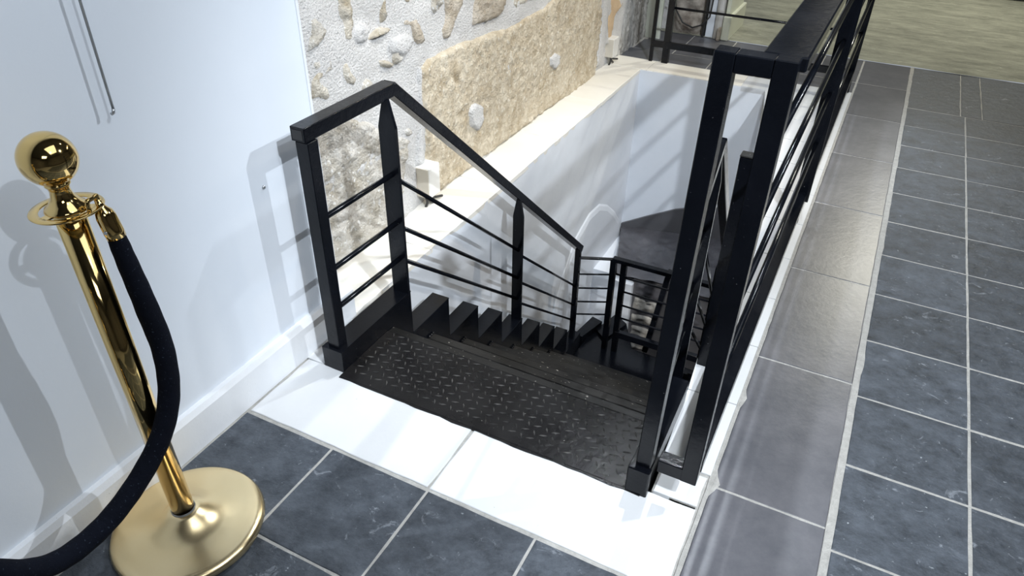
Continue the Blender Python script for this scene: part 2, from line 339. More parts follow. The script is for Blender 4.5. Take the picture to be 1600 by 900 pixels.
# ------------------------------------------------------------------ rough stone wall
def inpoly(p, poly):
    x, y = p; c = False; j = len(poly)-1
    for i in range(len(poly)):
        xi, yi = poly[i]; xj, yj_ = poly[j]
        if (yi > y) != (yj_ > y) and x < (xj-xi)*(y-yi)/(yj_-yi)+xi: c = not c
        j = i
    return c
def edist(p, poly):
    d = 9
    for i in range(len(poly)):
        a = V(poly[i]); b = V(poly[(i+1) % len(poly)]); ab = b-a; q = V(p)
        t = max(0, min(1, (q-a).dot(ab)/max(ab.length_squared, 1e-9))); d = min(d, (q-a-ab*t).length)
    return d
def px_wall(u, v, x=XS):     # survey helper: where the line of sight through photo point (u,v) meets the wall x
    d = RX*((u-800)/F_PX)+RD*((v-450)/F_PX)+RF
    t = x/d.x; p = V((0, 0, 1.5))+d*t
    return (p.y, p.z)
ws = MB(); ny, nz = 110, 70; vs = []
Y0, Y1, Z0, Z1 = 1.3, 5.35, -0.1, 2.2
ny, nz = 200, 110
for j in range(nz+1):
    for i in range(ny+1):
        y = Y0+(Y1-Y0)*i/ny; z = Z0+(Z1-Z0)*j/nz
        h = 0.016*noise.noise(V((y*4, z*4, 2)))+0.008*noise.noise(V((y*12, z*12, 4)))+0.004*noise.noise(V((y*35, z*35, 9)))
        vs.append((XS+h, y, z))
ws.add(vs, [(j*(ny+1)+i, j*(ny+1)+i+1, (j+1)*(ny+1)+i+1, (j+1)*(ny+1)+i) for j in range(nz) for i in range(ny)], True)
wall_stone = struct(ws.build('wall_left', 'mortar'), 'rough rubble stone wall with pale mortar beyond the white wall')
struct(MB().box(-1.75, -1.64, 1.3, 5.6, -0.1, 3.1).build('wall_left', 'mortar'))
def stone(poly, m, proud=0.02, amp=0.012, res=0.016, freq=14, tool=0.0, name='stone', x=XS):
    res *= 0.72; wa = min(0.022, 0.10*min(max(p[0] for p in poly)-min(p[0] for p in poly), max(p[1] for p in poly)-min(p[1] for p in poly)))
    ys_ = [p[0] for p in poly]; zs_ = [p[1] for p in poly]
    a0, a1, b0, b1 = min(ys_), max(ys_), min(zs_), max(zs_)
    ni = max(3, int((a1-a0)/res)); nj = max(3, int((b1-b0)/res)); idx = {}; vs = []; fs = []
    def vert(i, j):
        if (i, j) in idx: return idx[i, j]
        y = a0+(a1-a0)*i/ni; z = b0+(b1-b0)*j/nj
        jy = y+res*0.35*noise.noise(V((y*30, z*30, 1))); jz = z+res*0.35*noise.noise(V((y*30, z*30, 5)))
        ins = inpoly((y, z), poly); d = edist((y, z), poly)
        k = min(1, d/0.016) if ins else 0
        h = -0.02+(0.02+proud*0.55)*k if ins else -0.02
        h += k*(amp*noise.noise(V((y*freq, z*freq, 3)))*0.7+amp*0.75*noise.noise(V((y*freq*2.7, z*freq*2.7, 8)))+amp*0.45*noise.noise(V((y*150, z*150, 8))))
        if tool:
            s = (y+z*0.42)*46+1.5*noise.noise(V((y*5, z*5, 4)))
            h += k*tool*abs(math.sin(s))*(0.4+0.6*noise.noise(V((y*4, z*4, 11))))
        idx[i, j] = len(vs); vs.append((x+h, jy, jz)); return idx[i, j]
    for i in range(ni):
        for j in range(nj):
            y = a0+(a1-a0)*(i+.5)/ni; z = b0+(b1-b0)*(j+.5)/nj
            wy = y+wa*noise.noise(V((y*22, z*22, 31))); wz = z+wa*noise.noise(V((y*22, z*22, 57)))
            if inpoly((wy, wz), poly) or edist((wy, wz), poly) < res*0.8:
                fs.append((vert(i, j), vert(i+1, j), vert(i+1, j+1), vert(i, j+1)))
    c = (x, (a0+a1)/2, (b0+b1)/2)
    mb = MB(); mb.add(vs, fs, True)
    return mb.build(name, m, wall_stone, c)
def A(pts, ox=480, oy=0, s=5.625): return [px_wall(ox+u/s, oy+v/s) for u, v in pts]
stone(A([(-20, 130), (60, 110), (120, 190), (165, 270), (120, 385), (60, 440), (0, 480), (-20, 480)]), 'rubble_pale', 0.03, 0.014)
stone(A([(255, -120), (370, -120), (410, 100), (400, 375), (340, 395), (290, 370), (300, 200), (262, 90)]), 'rubble', 0.022, 0.014)
stone(A([(505, 390), (560, 300), (660, 235), (790, 235), (700, 305), (600, 355)]), 'rubble', 0.035, 0.014, 0.01)
stone(A([(790, 200), (870, 140), (950, 125), (1010, 250), (1035, 370), (985, 425), (925, 395), (885, 270)]), 'rubble_pink', 0.024, 0.008)
stone(A([(650, 110), (665, -120), (705, -120), (700, 200), (665, 220)]), 'rubble', 0.018, 0.012, 0.01)
stone(A([(820, -120), (920, -120), (895, 70), (840, 40)]), 'rubble_pink', 0.02, 0.012, 0.012)
stone(A([(1195, -100), (1390, -100), (1350, 90), (1290, 230), (1230, 370), (1165, 350), (1160, 250), (1210, 180)]), 'rubble_pink', 0.02, 0.012)
stone([px_wall(*p) for p in ((737, 22), (745, -30), (800, -30), (785, 16), (779, 30), (757, 37), (735, 45))], 'rubble_pink', 0.022, 0.012)
stone([px_wall(*p) for p in ((799, 10), (802, -30), (842, -30), (838, 0), (823, 5), (811, 11), (802, 17))], 'rubble', 0.024, 0.01, 0.012)
stone(A([(20, 700), (80, 600), (210, 545), (180, 640), (120, 700), (200, 770), (190, 900), (40, 900)]), 'rubble', 0.02, 0.014)
stone(A([(285, 570), (350, 490), (380, 600), (440, 700), (400, 785), (330, 760), (295, 680)]), 'rubble', 0.02, 0.012, 0.012)
stone(A([(630, 530), (700, 520), (795, 550), (745, 615), (660, 590)]), 'rubble', 0.03, 0.01, 0.01)
stone(A([(860, 260), (920, 290), (930, 390), (830, 520), (730, 480), (720, 330)]), 'mortar', 0.03, 0.006, 0.014)
for (yy, zz, ry, rz) in ((1.86, .52, .05, .06), (2.02, .60, .05, .04), (2.10, .44, .04, .05), (1.95, .33, .06, .04), (2.22, .66, .04, .04), (2.02, .80, .05, .04), (2.5, .80, .05, .05), (2.33, .95, .06, .05), (2.75, .80, .05, .03), (1.8, .75, .05, .06), (2.24, .36, .04, .03)):
    stone([(yy+ry*math.cos(a)*random.uniform(.7, 1.3), zz+rz*math.sin(a)*random.uniform(.7, 1.3)) for a in [k*0.7 for k in range(9)]], random.choice(['rubble_pale', 'rubble_pale', 'mortar']), 0.012, 0.02, 0.013)
# the big dressed block with its tooling marks
big = [px_wall(*p) for p in ((655, 110), (665, 88), (690, 78), (715, 66), (751, 53), (776, 46), (793, 40), (816, 25), (847, 10), (863, -4), (890, -40), (937, -40), (937, 36), (933, 71), (928, 107), (965-38, 124))]
y_e, z_e = px_wall(928, 122)
big += [(3.6, 0.0), (2.36, 0.0), px_wall(665, 262), px_wall(661, 206), px_wall(655, 150)]
b_ = stone(big, 'rubble', 0.028, 0.010, 0.0135, 22, tool=0.010); b_['label'] = 'large tan dressed block with diagonal tooling marks'
b_.data.materials[0] = M['sand_block'] = mat('sand_block', (0.54, 0.44, 0.30), (0.86, 0.78, 0.63), 18, 0.95, bump=1.7, bscale=75, wear=(0.38, 0.29, 0.18), wear_scale=34, wear_pos=0.59, detail=12, stretch=(1, 1, 0.75), specks=(0.86, 0.80, 0.68), speck_scale=75, speck_amt=0.61)
stone([px_wall(*p) for p in ((862, 78), (870, 82), (868, 100), (860, 112), (853, 104), (852, 88))], 'mortar', 0.062, 0.004, 0.012, name='mortar_patch')
stone([px_wall(*p) for p in ((735, 155), (748, 160), (750, 185), (740, 208), (728, 200), (724, 172))], 'mortar', 0.062, 0.004, 0.012, name='mortar_patch')
# pale rubble block behind the hand rail
lo = [px_wall(*p) for p in ((497, 180), (530, 176), (575, 186), (615, 205), (640, 215), (634, 260), (630, 300), (622, 330))]+[(2.15, 0.0), (1.3, 0.0), (1.3, 0.5)]
stone(lo, 'rubble_pale', 0.02, 0.014, 0.0145, 16)
stone([px_wall(*p) for p in ((947, -30), (977, -30), (973, 8), (960, 27), (956, 53), (955, 69), (950, 69), (947, 44), (949, 20))], 'sandstone', 0.012, 0.004, 0.012)
stone([px_wall(*p) for p in ((975, 28), (990, -20), (1050, -20), (1010, 95), (975, 108), (962, 92), (968, 60))], 'streaked', 0.022, 0.012, 0.014, name='plaster_patch')

# ------------------------------------------------------------------ far left corner: pier, boards, casing
wf = MB(); wf.box(-1.75, -1.06, 5.56, 5.75, -0.1, 3.1); wfar = struct(wf.build('wall_far', 'mortar'), 'patched wall behind the far guard rail')
def rough_panel(x0, x1, z0, z1, y, amp, res, m, name, fr=9):
    ni = max(2, int((x1-x0)/res)); nj = max(2, int((z1-z0)/res)); vs = []
    for j in range(nj+1):
        for i in range(ni+1):
            x = x0+(x1-x0)*i/ni; z = z0+(z1-z0)*j/nj
            e = min(i, ni-i, 3)/3
            vs.append((x, y-e*(0.03+amp*noise.noise(V((x*fr, z*fr, 6)))+amp*.5*noise.noise(V((x*fr*3, z*fr*3, 2)))), z))
    return MB().add(vs, [(j*(ni+1)+i, j*(ni+1)+i+1, (j+1)*(ni+1)+i+1, (j+1)*(ni+1)+i) for j in range(nj) for i in range(ni)], True).build(name, m, wfar)
rough_panel(-1.475, -1.225, 0.0, 1.2, 5.54, 0.045, 0.02, 'pier_stone', 'pier_block')
MB().box(-1.60, -1.475, 5.28, 5.30, 0.0, 1.6).build('painted_board', 'green_board', wfar)
MB().box(-1.222, -1.206, 5.48, 5.52, 0.0, 1.6).build('pipe', 'cable', wfar)
MB().box(-1.20, -1.14, 5.50, 5.54, 0.0, 1.6, 0.004).build('panel', 'white_wall', wfar)
MB().box(-1.138, -1.085, 5.48, 5.55, 0.0, 1.6, 0.004).build('weathered_board', 'old_wood', wfar)
tc = MB(); tc.box(-1.075, -1.045, 5.50, 5.95, 0.0, 2.4, 0.004)
tr = struct(tc.build('trim_1', 'cream_trim'), 'cream painted door casing at the back')
MB().box(-1.08, -1.025, 5.47, 5.98, 0.0, 0.17, 0.006).build('plinth', 'cream_trim', tr)
MB().box(-1.105, -1.08, 5.44, 5.50, 0.0, 0.09, 0.006).build('weathered_plinth', 'rubble_pink', tr)
cb = MB(); cb.tube([(-1.44, 5.44, 0.30), (-1.42, 5.43, 0.18), (-1.36, 5.43, 0.10), (-1.28, 5.42, 0.075), (-1.22, 5.42, 0.10), (-1.17, 5.43, 0.16), (-1.165, 5.45, 0.35), (-1.17, 5.46, 0.8)], 0.006, 8)
tag(cb.build('cable', 'cable'), 'thin black cable looping across the mottled pier at the back', 'cable')

# ------------------------------------------------------------------ stair well walls
wn = struct(MB().box(XW-0.02, -0.2, YF-0.1, YF-0.012, -3.0, -0.16).build('wall_well_near', 'well_plaster'))
wv = MB(); ny, nz = 90, 70; vs = []
for j in range(nz+1):
    for i in range(ny+1):
        y = 1.28+(YB-1.28)*i/ny; z = -3.0+2.998*j/nz
        t = j/nz
        h = (0.012*noise.noise(V((y*1.6, z*1.6, 2)))+0.004*noise.noise(V((y*6, z*6, 4))))*(1 if j < nz else 0.2)
        h += 0.03*max(0, min(1, (-0.55-z)/0.8))*max(0, min(1, (3.3-y)/0.6))*max(0, noise.noise(V((y*0.9, z*1.1, 12)))+.4)
        vs.append((XW-0.002+h, y, z))
wv.add(vs, [(j*(ny+1)+i, j*(ny+1)+i+1, (j+1)*(ny+1)+i+1, (j+1)*(ny+1)+i) for j in range(nz) for i in range(ny)], True)
well_l = struct(wv.build('wall_well_left', 'well_plaster'), 'white plastered left wall of the stair well')
struct(MB().box(XW-0.3, XW-0.03, 1.28, YB+0.2, -3.0, -0.17).build('wall_well_left', 'well_plaster'))
# arched plaster bulge low on the left wall
arc = [(3.30, -3.0), (3.30, -1.15), (3.42, -0.93), (3.60, -0.765), (3.80, -0.70), (3.98, -0.715), (4.15, -0.80), (4.32, -0.93), (4.44, -1.05), (4.50, -1.18), (4.50, -3.0)]
am = MB(); n = len(arc); cy, cz = 3.95, -1.6
inner = [(cy+(y-cy)*0.93, z if z < -2.9 else cz+(z-cz)*0.95) for y, z in arc]
am.add([(XW, y, z) for y, z in arc]+[(XW+0.006, cy+(y-cy)*0.98, z if z < -2.9 else cz+(z-cz)*0.985) for y, z in arc]+[(XW+0.012, y, z) for y, z in inner],
       [(i, i+1, n+i+1, n+i) for i in range(n-1)]+[(n+i, n+i+1, 2*n+i+1, 2*n+i) for i in range(n-1)]+[tuple(range(2*n, 3*n))], False)
am.build('arched_bulge', 'well_plaster', well_l)
# far wall, white above and the dark painted rock below
struct(MB().box(XW-0.05, -0.10, YB, YB+0.15, -3.0, -0.003).build('wall_well_far', 'well_plaster'), 'white plastered end wall of the stair well')
rw = MB(); q = [(x+0.006, y) for x, y in WELL_R]
rw.prism(q+[(-0.11, YB), (-0.11, YF)], 'z', -0.09, -0.006)
rw.prism([(-0.222, YF), (-0.222, 3.45), (-0.40, 4.0), (-0.569, YB), (-0.11, YB), (-0.11, YF)], 'z', -3.0, -0.09)
struct(rw.build('wall_well_right', 'well_plaster'), 'white right wall of the stair well under the kerb')
struct(MB().box(XW-0.05, -0.1, YF-0.1, YB+0.1, -3.05, -2.95).build('floor_well', 'floor_dark'))
# rock slope: top edge rises to the right along the far wall
rk = MB(); nx, ny = 60, 40; vs = []
def rock_pt(u, t):
    x = -1.375+0.20*t+u*(0.86-0.2*t); ztop = -1.15+0.34*min(1, u*1.25)**0.8
    y = 4.548-t*0.65; z = -1.16+0.12*u*(1-t)+0.03*t
    h = 0.03*noise.noise(V((x*5, y*5, 3)))+0.014*noise.noise(V((x*14, y*14, 8)))
    return (x, y-h*0.6*min(1, t*4), z+h*min(1, t*4))
for j in range(ny+1):
    for i in range(nx+1): vs.append(rock_pt(i/nx, j/ny))
rk.add(vs, [(j*(nx+1)+i, j*(nx+1)+i+1, (j+1)*(nx+1)+i+1, (j+1)*(nx+1)+i) for j in range(ny) for i in range(nx)], True)
wall_rock = struct(rk.build('wall_lower', 'grey_rock'), 'dark grey painted rock slope at the bottom of the well')
bd = MB(); prof = [(-1.372, -1.25), (-1.372, -1.135), (-1.2, -1.035), (-1.0, -0.925), (-0.8, -0.85), (-0.5, -0.80), (-0.1, -0.80), (-0.1, -1.2), (-0.5, -1.2)]
bd.prism(prof, 'y', 4.530, 4.56); bd.build('painted_band', 'grey_band', wall_rock)
# lit rubble courses beneath the rock
def low_stone(x0, x1, z0, z1, y, m='low_stone'):
    ni = max(4, int((x1-x0)/0.012)); nj = max(4, int((z1-z0)/0.011)); vs = []
    sd = random.random()*50
    for j in range(nj+1):
        for i in range(ni+1):
            x = x0+(x1-x0)*i/ni; z = z0+(z1-z0)*j/nj; e = min(1, min(i, ni-i, j, nj-j)/1.5)
            vs.append((x+0.008*noise.noise(V((z*14, sd, 0))), y-e*(0.018+0.016*noise.noise(V((x*12, z*16, sd)))+0.012*noise.noise(V((x*34, z*40, sd)))), z+0.010*noise.noise(V((x*9, sd, 4)))))
    MB().add(vs, [(j*(ni+1)+i, j*(ni+1)+i+1, (j+1)*(ni+1)+i+1, (j+1)*(ni+1)+i) for j in range(nj) for i in range(ni)], True).build('stone', m, wall_rock, ((x0+x1)/2, y, (z0+z1)/2))
MB().box(-1.06, -0.25, 3.93, 4.1, -3.0, -1.17).build('mortar_backing', 'grey_band', wall_rock)
zc = -1.165
for k, hgt in enumerate((0.14, 0.13, 0.10, 0.11, 0.10, 0.12, 0.12, 0.14, 0.15)):
    off = (0.0, 0.05, -0.03, 0.02, 0.06, -0.02, 0.03, 0, 0)[k]
    low_stone(-1.05, -0.86+off, zc-hgt+0.008, zc, 3.94, 'grey_rock' if k < 1 else 'low_stone'); low_stone(-0.85+off, -0.55, zc-hgt+0.008, zc, 3.955, 'grey_rock'); zc -= hgt
MB().prism([(-1.39, 4.54), (-1.35, 4.50), (-1.18, 3.90), (-1.12, 3.885), (-1.055, 3.89), (-1.055, 3.96), (-1.39, 3.96)], 'z', -3.0, -1.20).build('plaster_pier', 'well_plaster', wall_rock)
MB().bar((-0.765, 3.62, -0.84), (-0.84, 3.62, -1.47), 0.035, 0.05, (0, 1, 0), 0.003).build('upright', 'black_steel', wall_rock)
MB().bar((-0.79, 3.90, -1.15), (-0.86, 3.90, -1.75), 0.10, 0.03, (0, 1, 0), 0.003).build('dark_post', 'floor_dark', wall_rock)

# ================================================================== THE STEEL STAIR
XI, XO = -1.212, -1.285          # left stringer inner / outer face
RI, RO = -0.290, -0.236          # right stringer inner / outer face
tops = [0.076, -0.103, -0.285, -0.459, -0.636, -0.807, -0.974, -1.140, -1.315]
backs = [1.655, 1.894, 2.118, 2.336, 2.549, 2.765, 2.972, 3.175, 3.40]
st = thing('steel_staircase', 'black steel staircase with saw-tooth stringers going down into the white well', 'staircase', (-0.75, 1.29, 0))
def saw_profile():
    pr = [(YF-0.005, 0.076)]; y0 = YF-0.005
    for k, (t, b) in enumerate(zip(tops, backs)):
        if k: pr.append((backs[k-1], t))
        pr.append((b, t))
    pr.append((backs[-1], tops[-1]-0.26))
    pr += [(3.20, tops[-1]-0.26), (1.60, -0.22), (YF-0.005, -0.02)]
    return pr
pr = saw_profile()
def stringer(x0, x1):
    # side plate of the saw tooth plus a capping flat on every tooth
    s = MB(); s.prism(pr, 'x', x0, x1); o = s.build('stringer', 'black_steel', st)
    y0 = YF-0.006
    for k, (t, b) in enumerate(zip(tops, backs)):
        MB().box(x0-0.001, x1+0.001, y0+(0.004 if k else 0), b+0.003, t-0.002, t+0.003, 0.0015).build('tooth_cap', 'black_steel', o)
        y0 = b
    MB().box(x0-0.001, x1+0.001, YF-0.010, YF-0.004, -0.015, 0.079, 0.001).build('end_plate', 'black_steel', o)
    return o
def rx(y): return -0.06*max(0.0, y-1.55)
def taper(o):
    for v in o.data.vertices:
        if v.co.x > -0.8: v.co.x += rx(v.co.y)
    for c in o.children: taper(c)
stringer(XO, XI); taper(stringer(RI, RO))
# landing plate
MB().box(XI, RI, YF-0.03, 1.512, -0.010, 0.006, 0.001).build('landing_plate', 'tread_steel', st)
nl = MB()
for row in range(9):
    for c in range(34):
        x = XI+0.03+c*0.0285; y = YF+0.010+row*0.0255
        if x > RI-0.02: continue
        a = 0.35 if (row+c) % 2 else -1.05
        L_, W_ = 0.0140, 0.0032; d = V((math.cos(a), math.sin(a), 0)); s_ = V((-d.y, d.x, 0)); c0 = V((x+random.uniform(-.001, .001), y, 0.0055))
        nl.add([c0+d*L_, c0+s_*W_, c0-d*L_, c0-s_*W_, c0+d*L_*0.45+V((0, 0, .0034)), c0-d*L_*0.45+V((0, 0, .0034))],
               [(0, 1, 4), (1, 2, 5, 4), (2, 3, 5), (3, 0, 4, 5)])
M['worn_glint'] = mat('worn_glint', (0.02, 0.02, 0.02), (0.12, 0.115, 0.11), 14, 0.22, spec=0.6)  # paler lozenges: worn metal, with bright glints painted into the colour
tag(nl.build('raised_lozenges', 'worn_glint', st), kind='stuff')
pf = rough_poly(XI-0.0, RI+0.04, YF-0.036, YF-0.012, 0.003, 0.04)
MB().prism(pf, 'z', -0.006, 0.0045).build('painted_edge', 'tread_steel', st)
NY = [1.545+0.230*k for k in range(0, 9)]      # nosing line of every tread
NZ = [-0.002]+[-0.185*k for k in range(1, 9)]
taper(MB().box(XI, RI, 1.516, NY[0], -0.030, 0.002, 0.002).build('nosing', 'tread_worn', st))
for k in range(0, 8):
    z = NZ[k]
    taper(MB().box(XI, RI, NY[k]-0.012, NY[k]-0.004, NZ[k+1]-0.004, z-0.030).build('riser', 'tread_steel', st))
    y0, y1, z = NY[k], NY[k+1], NZ[k+1]
    taper(MB().box(XI, RI, y0-0.012, y1-0.040, z-0.010, z, 0.002).build('tread', 'tread_worn', st))
    taper(MB().box(XI, RI, y1-0.037, y1, z-0.032, z+0.001, 0.003).build('nosing', 'tread_worn', st))
    for q in range(3): MB().lathe([(0.0, 0.006), (0.005, 0.003), (0.006, -0.003), (0.0, -0.004)], 7, (XI+0.004, y1-0.012*q-0.004, z+0.002), False).build('weld_bead', 'tread_steel', st)
# turning steps at the foot
zl = -1.43
MB().prism([(XI, 3.25), (RI, 3.25), (RI, 3.50), (-0.9, 3.53), (-1.03, 3.78), (-1.12, 3.80), (-1.2, 3.62)], 'z', zl-0.03, zl).build('winder_tread', 'black_steel', st)
MB().prism([(-1.10, 3.58), (-1.10, 3.79), (-1.04, 3.77), (-0.92, 3.55), (-0.30, 3.52), (-0.30, 3.48), (-0.95, 3.49)], 'z', zl-0.24, zl-0.004).build('winder_stringer', 'black_steel', st)
MB().prism([(-1.27, 3.45), (-1.215, 3.45), (-1.16, 3.66), (-1.235, 3.68)], 'z', zl-0.14, zl+0.05).build('winder_tooth', 'black_steel', st)
MB().prism([(-1.175, 3.60), (-1.09, 3.53), (-1.02, 3.75), (-1.12, 3.82)], 'z', zl-0.14, zl+0.02).build('winder_tooth', 'black_steel', st)
MB().box(RO-0.05, RO, 1.7, 3.5, -2.9, -1.6).build('support_plate', 'black_steel', st)

# ------------------------------------------------------------------ left hand rail
def rod(name, a, b, r, parent, m='black_steel'):
    return MB().tube([a, b], r, 10).build(name, m, parent)
def flat_post(y, x, zt, zb, parent, wd=0.060, th=0.012, nar=0.018):
    """flat bar whose top is cut to a blunt point under the rail"""
    h = wd/2
    p = [(x-h, zb), (x+h, zb), (x+h, zt-0.085), (x+nar/2, zt), (x-nar/2, zt), (x-h, zt-0.085)]
    o = MB(); o.prism(p, 'y', y-th/2, y+th/2); return o.build('post', 'black_steel', parent)
XL = -1.248
hl = thing('stair_railing', 'black steel stair railing on the left stringer in front of the stone wall', 'railing', (XL, 1.31, 0.079))
slope_b = (XL, 3.395, -0.695)
MB().bar((XL-0.008, YF, 0.768), (XL-0.008, 1.688, 0.768), 0.046, 0.040, bev=0.002).build('handrail', 'black_steel', hl)
MB().box(XL-0.024, XL+0.008, YF-0.0012, YF+0.001, 0.755, 0.781).build('tube_opening', 'cable', hl)
MB().bar((XL-0.006, 1.683, 0.772), (XL+0.004, 3.350, -0.672), 0.042, 0.036, bev=0.002, ext=0.006).build('handrail', 'black_steel', hl)
MB().box(XL-0.022, XL+0.020, 1.292, 1.332, 0.079, 0.748, 0.002).build('post', 'black_steel', hl)
flat_post(1.642, XL+0.010, 0.752, 0.079, hl)
flat_post(2.535, XL+0.010, 0.018, tops[4]+0.003, hl, 0.050)
MB().box(XL-0.008, XL+0.022, 3.315, 3.345, -1.42, -0.655, 0.002).build('post', 'black_steel', hl)
for z in (0.517, 0.347, 0.212):
    rod('rod', (XL+0.008, 1.33, z), (XL+0.015, 1.637, z), 0.0085, hl)
for d0, d1, d2 in ((0.50, -0.33, -0.98), (0.33, -0.48, -1.115), (0.205, -0.60, -1.23)):
    rod('rod', (XL+0.022, 1.648, d0), (XL+0.015, 2.529, d1+0.09), 0.0075, hl)
    rod('rod', (XL+0.018, 2.541, d1+0.06), (XL+0.008, 3.32, d2+0.06), 0.0065, hl)

# ------------------------------------------------------------------ lower railing round the turn
lr = thing('stair_railing', 'small black railing at the foot of the stair in front of the rubble stones', 'railing', (-1.0, 3.47, -1.43))
ZR = -0.765
MB().bar((-1.245, 3.395, ZR), (-1.060, 3.475, ZR), 0.020, 0.010, bev=0.001, ext=0.012).build('handrail', 'steel_rod' if False else 'black_steel', lr)
MB().bar((-1.075, 3.475, ZR), (-0.33, 3.475, ZR), 0.036, 0.026, bev=0.002).build('handrail', 'black_steel', lr)
MB().box(-1.086, -1.052, 3.458, 3.490, -1.50, ZR-0.006, 0.002).build('post', 'black_steel', lr)
MB().box(-1.022, -0.988, 3.462, 3.494, -1.43, ZR-0.01, 0.002).build('post', 'black_steel', lr)
MB().box(-0.36, -0.33, 3.462, 3.494, -1.43, ZR-0.01, 0.002).build('post', 'black_steel', lr)
MB().box(-1.01, -0.33, 3.460, 3.492, -1.315, -1.270, 0.002).build('bottom_rail', 'black_steel', lr)
for z in (-0.875, -0.975, -1.075, -1.170):
    rod('rod', (-1.245, 3.395, z-0.005), (-1.07, 3.475, z), 0.0055, lr); rod('rod', (-1.0, 3.478, z), (-0.34, 3.478, z), 0.006, lr)

# ------------------------------------------------------------------ right hand stair rail, seen through the frame
hr = thing('stair_railing', 'black stair railing down the right stringer seen through the tall narrow frame', 'railing', (RI, 1.31, 0.079))
XR = -0.300
MB().bar((XR+0.054, 1.296, 0.768), (XR, 1.755, 0.768), 0.028, 0.034, bev=0.002).build('handrail', 'black_steel', hr)
MB().bar((XR, 1.75, 0.772), (XR, 3.405, -0.700), 0.030, 0.034, bev=0.002, ext=0.006).build('handrail', 'black_steel', hr)
flat_post(1.760, XR, 0.752, 0.079-0.18, hr, 0.040); flat_post(2.630, XR, -0.045, tops[4]+0.003, hr, 0.040)
MB().box(XR-0.014, XR+0.014, 3.372, 3.400, -1.42, -0.690, 0.002).build('post', 'black_steel', hr)
for z in (0.517, 0.347, 0.212): rod('rod', (XR+0.050, 1.296, z), (XR, 1.754, z), 0.006, hr)
for d0, d1, d2 in ((0.50, -0.33, -0.98), (0.33, -0.48, -1.115), (0.205, -0.60, -1.23)):
    rod('rod', (XR, 1.766, d0), (XR, 2.624, d1+0.03), 0.006, hr); rod('rod', (XR, 2.637, d1), (XR, 3.375, d2+0.02), 0.006, hr)
for c_ in list(hr.children):
    me = c_.data
    for v in me.vertices: v.co.x -= 0.06*max(0.0, v.co.y-1.75)
ns = thing('newel_post', 'short capped black square post standing inside the tall narrow frame', 'post', (-0.241, 1.854, -0.10))
MB().box(-0.258, -0.224, 1.836, 1.872, -0.099, 0.712, 0.002).build('shaft', 'black_steel', ns)
MB().box(-0.259, -0.223, 1.835, 1.873, 0.712, 0.717, 0.002).build('cap', 'tread_worn', ns)
MB().tube([(-0.224, 1.850, 0.655), (-0.206, 1.850, 0.655)], 0.004, 8).build('fastener', 'copper', ns)

# ------------------------------------------------------------------ guard rail round the opening
gr = thing('guard_railing', 'black steel guard railing with flat hand rail along the right and back of the opening', 'railing', (-0.19, YF+0.02, 0.0))
XG = -0.137
fr = MB(); T_ = 0.036; Y_0, Y_1 = YF-0.018, YF+0.022
out = [(-0.258, 0.090), (-0.119, 0.090), (-0.119, 1.134), (-0.258, 1.134)]
MB().bar((-0.256, (Y_0+Y_1)/2, 0.090), (-0.239, (Y_0+Y_1)/2, 1.134), 0.038, 0.040, (0, 1, 0), 0.002).build('frame_post', 'black_steel', gr)
MB().bar((-0.141, (Y_0+Y_1)/2, 0.090), (-0.136, (Y_0+Y_1)/2, 1.134), 0.040, 0.040, (0, 1, 0), 0.002).build('frame_post', 'black_steel', gr)
MB().box(-0.257+T_, -0.120-T_, Y_0+.0005, Y_1, 0.091, 0.132, 0.002).build('frame_crossbar', 'black_steel', gr)
MB().box(-0.257+T_, -0.120-T_, Y_0+.0005, Y_1, 1.100, 1.133, 0.002).build('frame_crossbar', 'black_steel', gr)
MB().box(-0.290, -0.232, YF-0.034, YF-0.0105, -0.002, 0.0905, 0.003).build('foot', 'black_steel', gr)
MB().box(-0.182, -0.106, YF+0.018, 4.78, 1.108, 1.134, 0.003).build('handrail', 'black_steel', gr)
MB().box(-1.37, -0.182, 4.735, 4.78, 1.108, 1.134, 0.003).build('handrail', 'black_steel', gr)
MB().box(XG-0.016, XG+0.018, YF+0.022, 4.755, 0.100, 0.142, 0.002).build('bottom_rail', 'black_steel', gr)
MB().box(-1.365, XG-0.016, 4.7365, 4.759, 0.100, 0.142, 0.002).build('bottom_rail', 'black_steel', gr)
for z in (0.945, 0.755, 0.556, 0.355):
    rod('rod', (XG, YF+0.02, z), (XG, 2.945, z), 0.0085, gr); rod('rod', (XG, 2.955, z), (XG, 4.75, z), 0.0085, gr)
    rod('rod', (-1.27, 4.75, z), (XG, 4.75, z), 0.0075, gr)
MB().box(XG-0.028, XG+0.028, 2.943, 2.957, 0.10, 1.11, 0.001).build('post', 'black_steel', gr)
MB().box(XG-0.012, XG+0.012, 2.935, 2.965, 0.002, 0.105, 0.001).build('foot', 'black_steel', gr)
MB().box(XG-0.018, XG+0.018, 4.745, 4.78, 0.002, 1.11, 0.002).build('post', 'black_steel', gr)
MB().box(-1.292, -1.250, 4.738, 4.775, 0.0, 1.11, 0.002).build('post', 'black_steel', gr)
MB().box(-1.378, -1.356, 4.738, 4.760, 0.0, 1.11, 0.002).build('post', 'black_steel', gr)

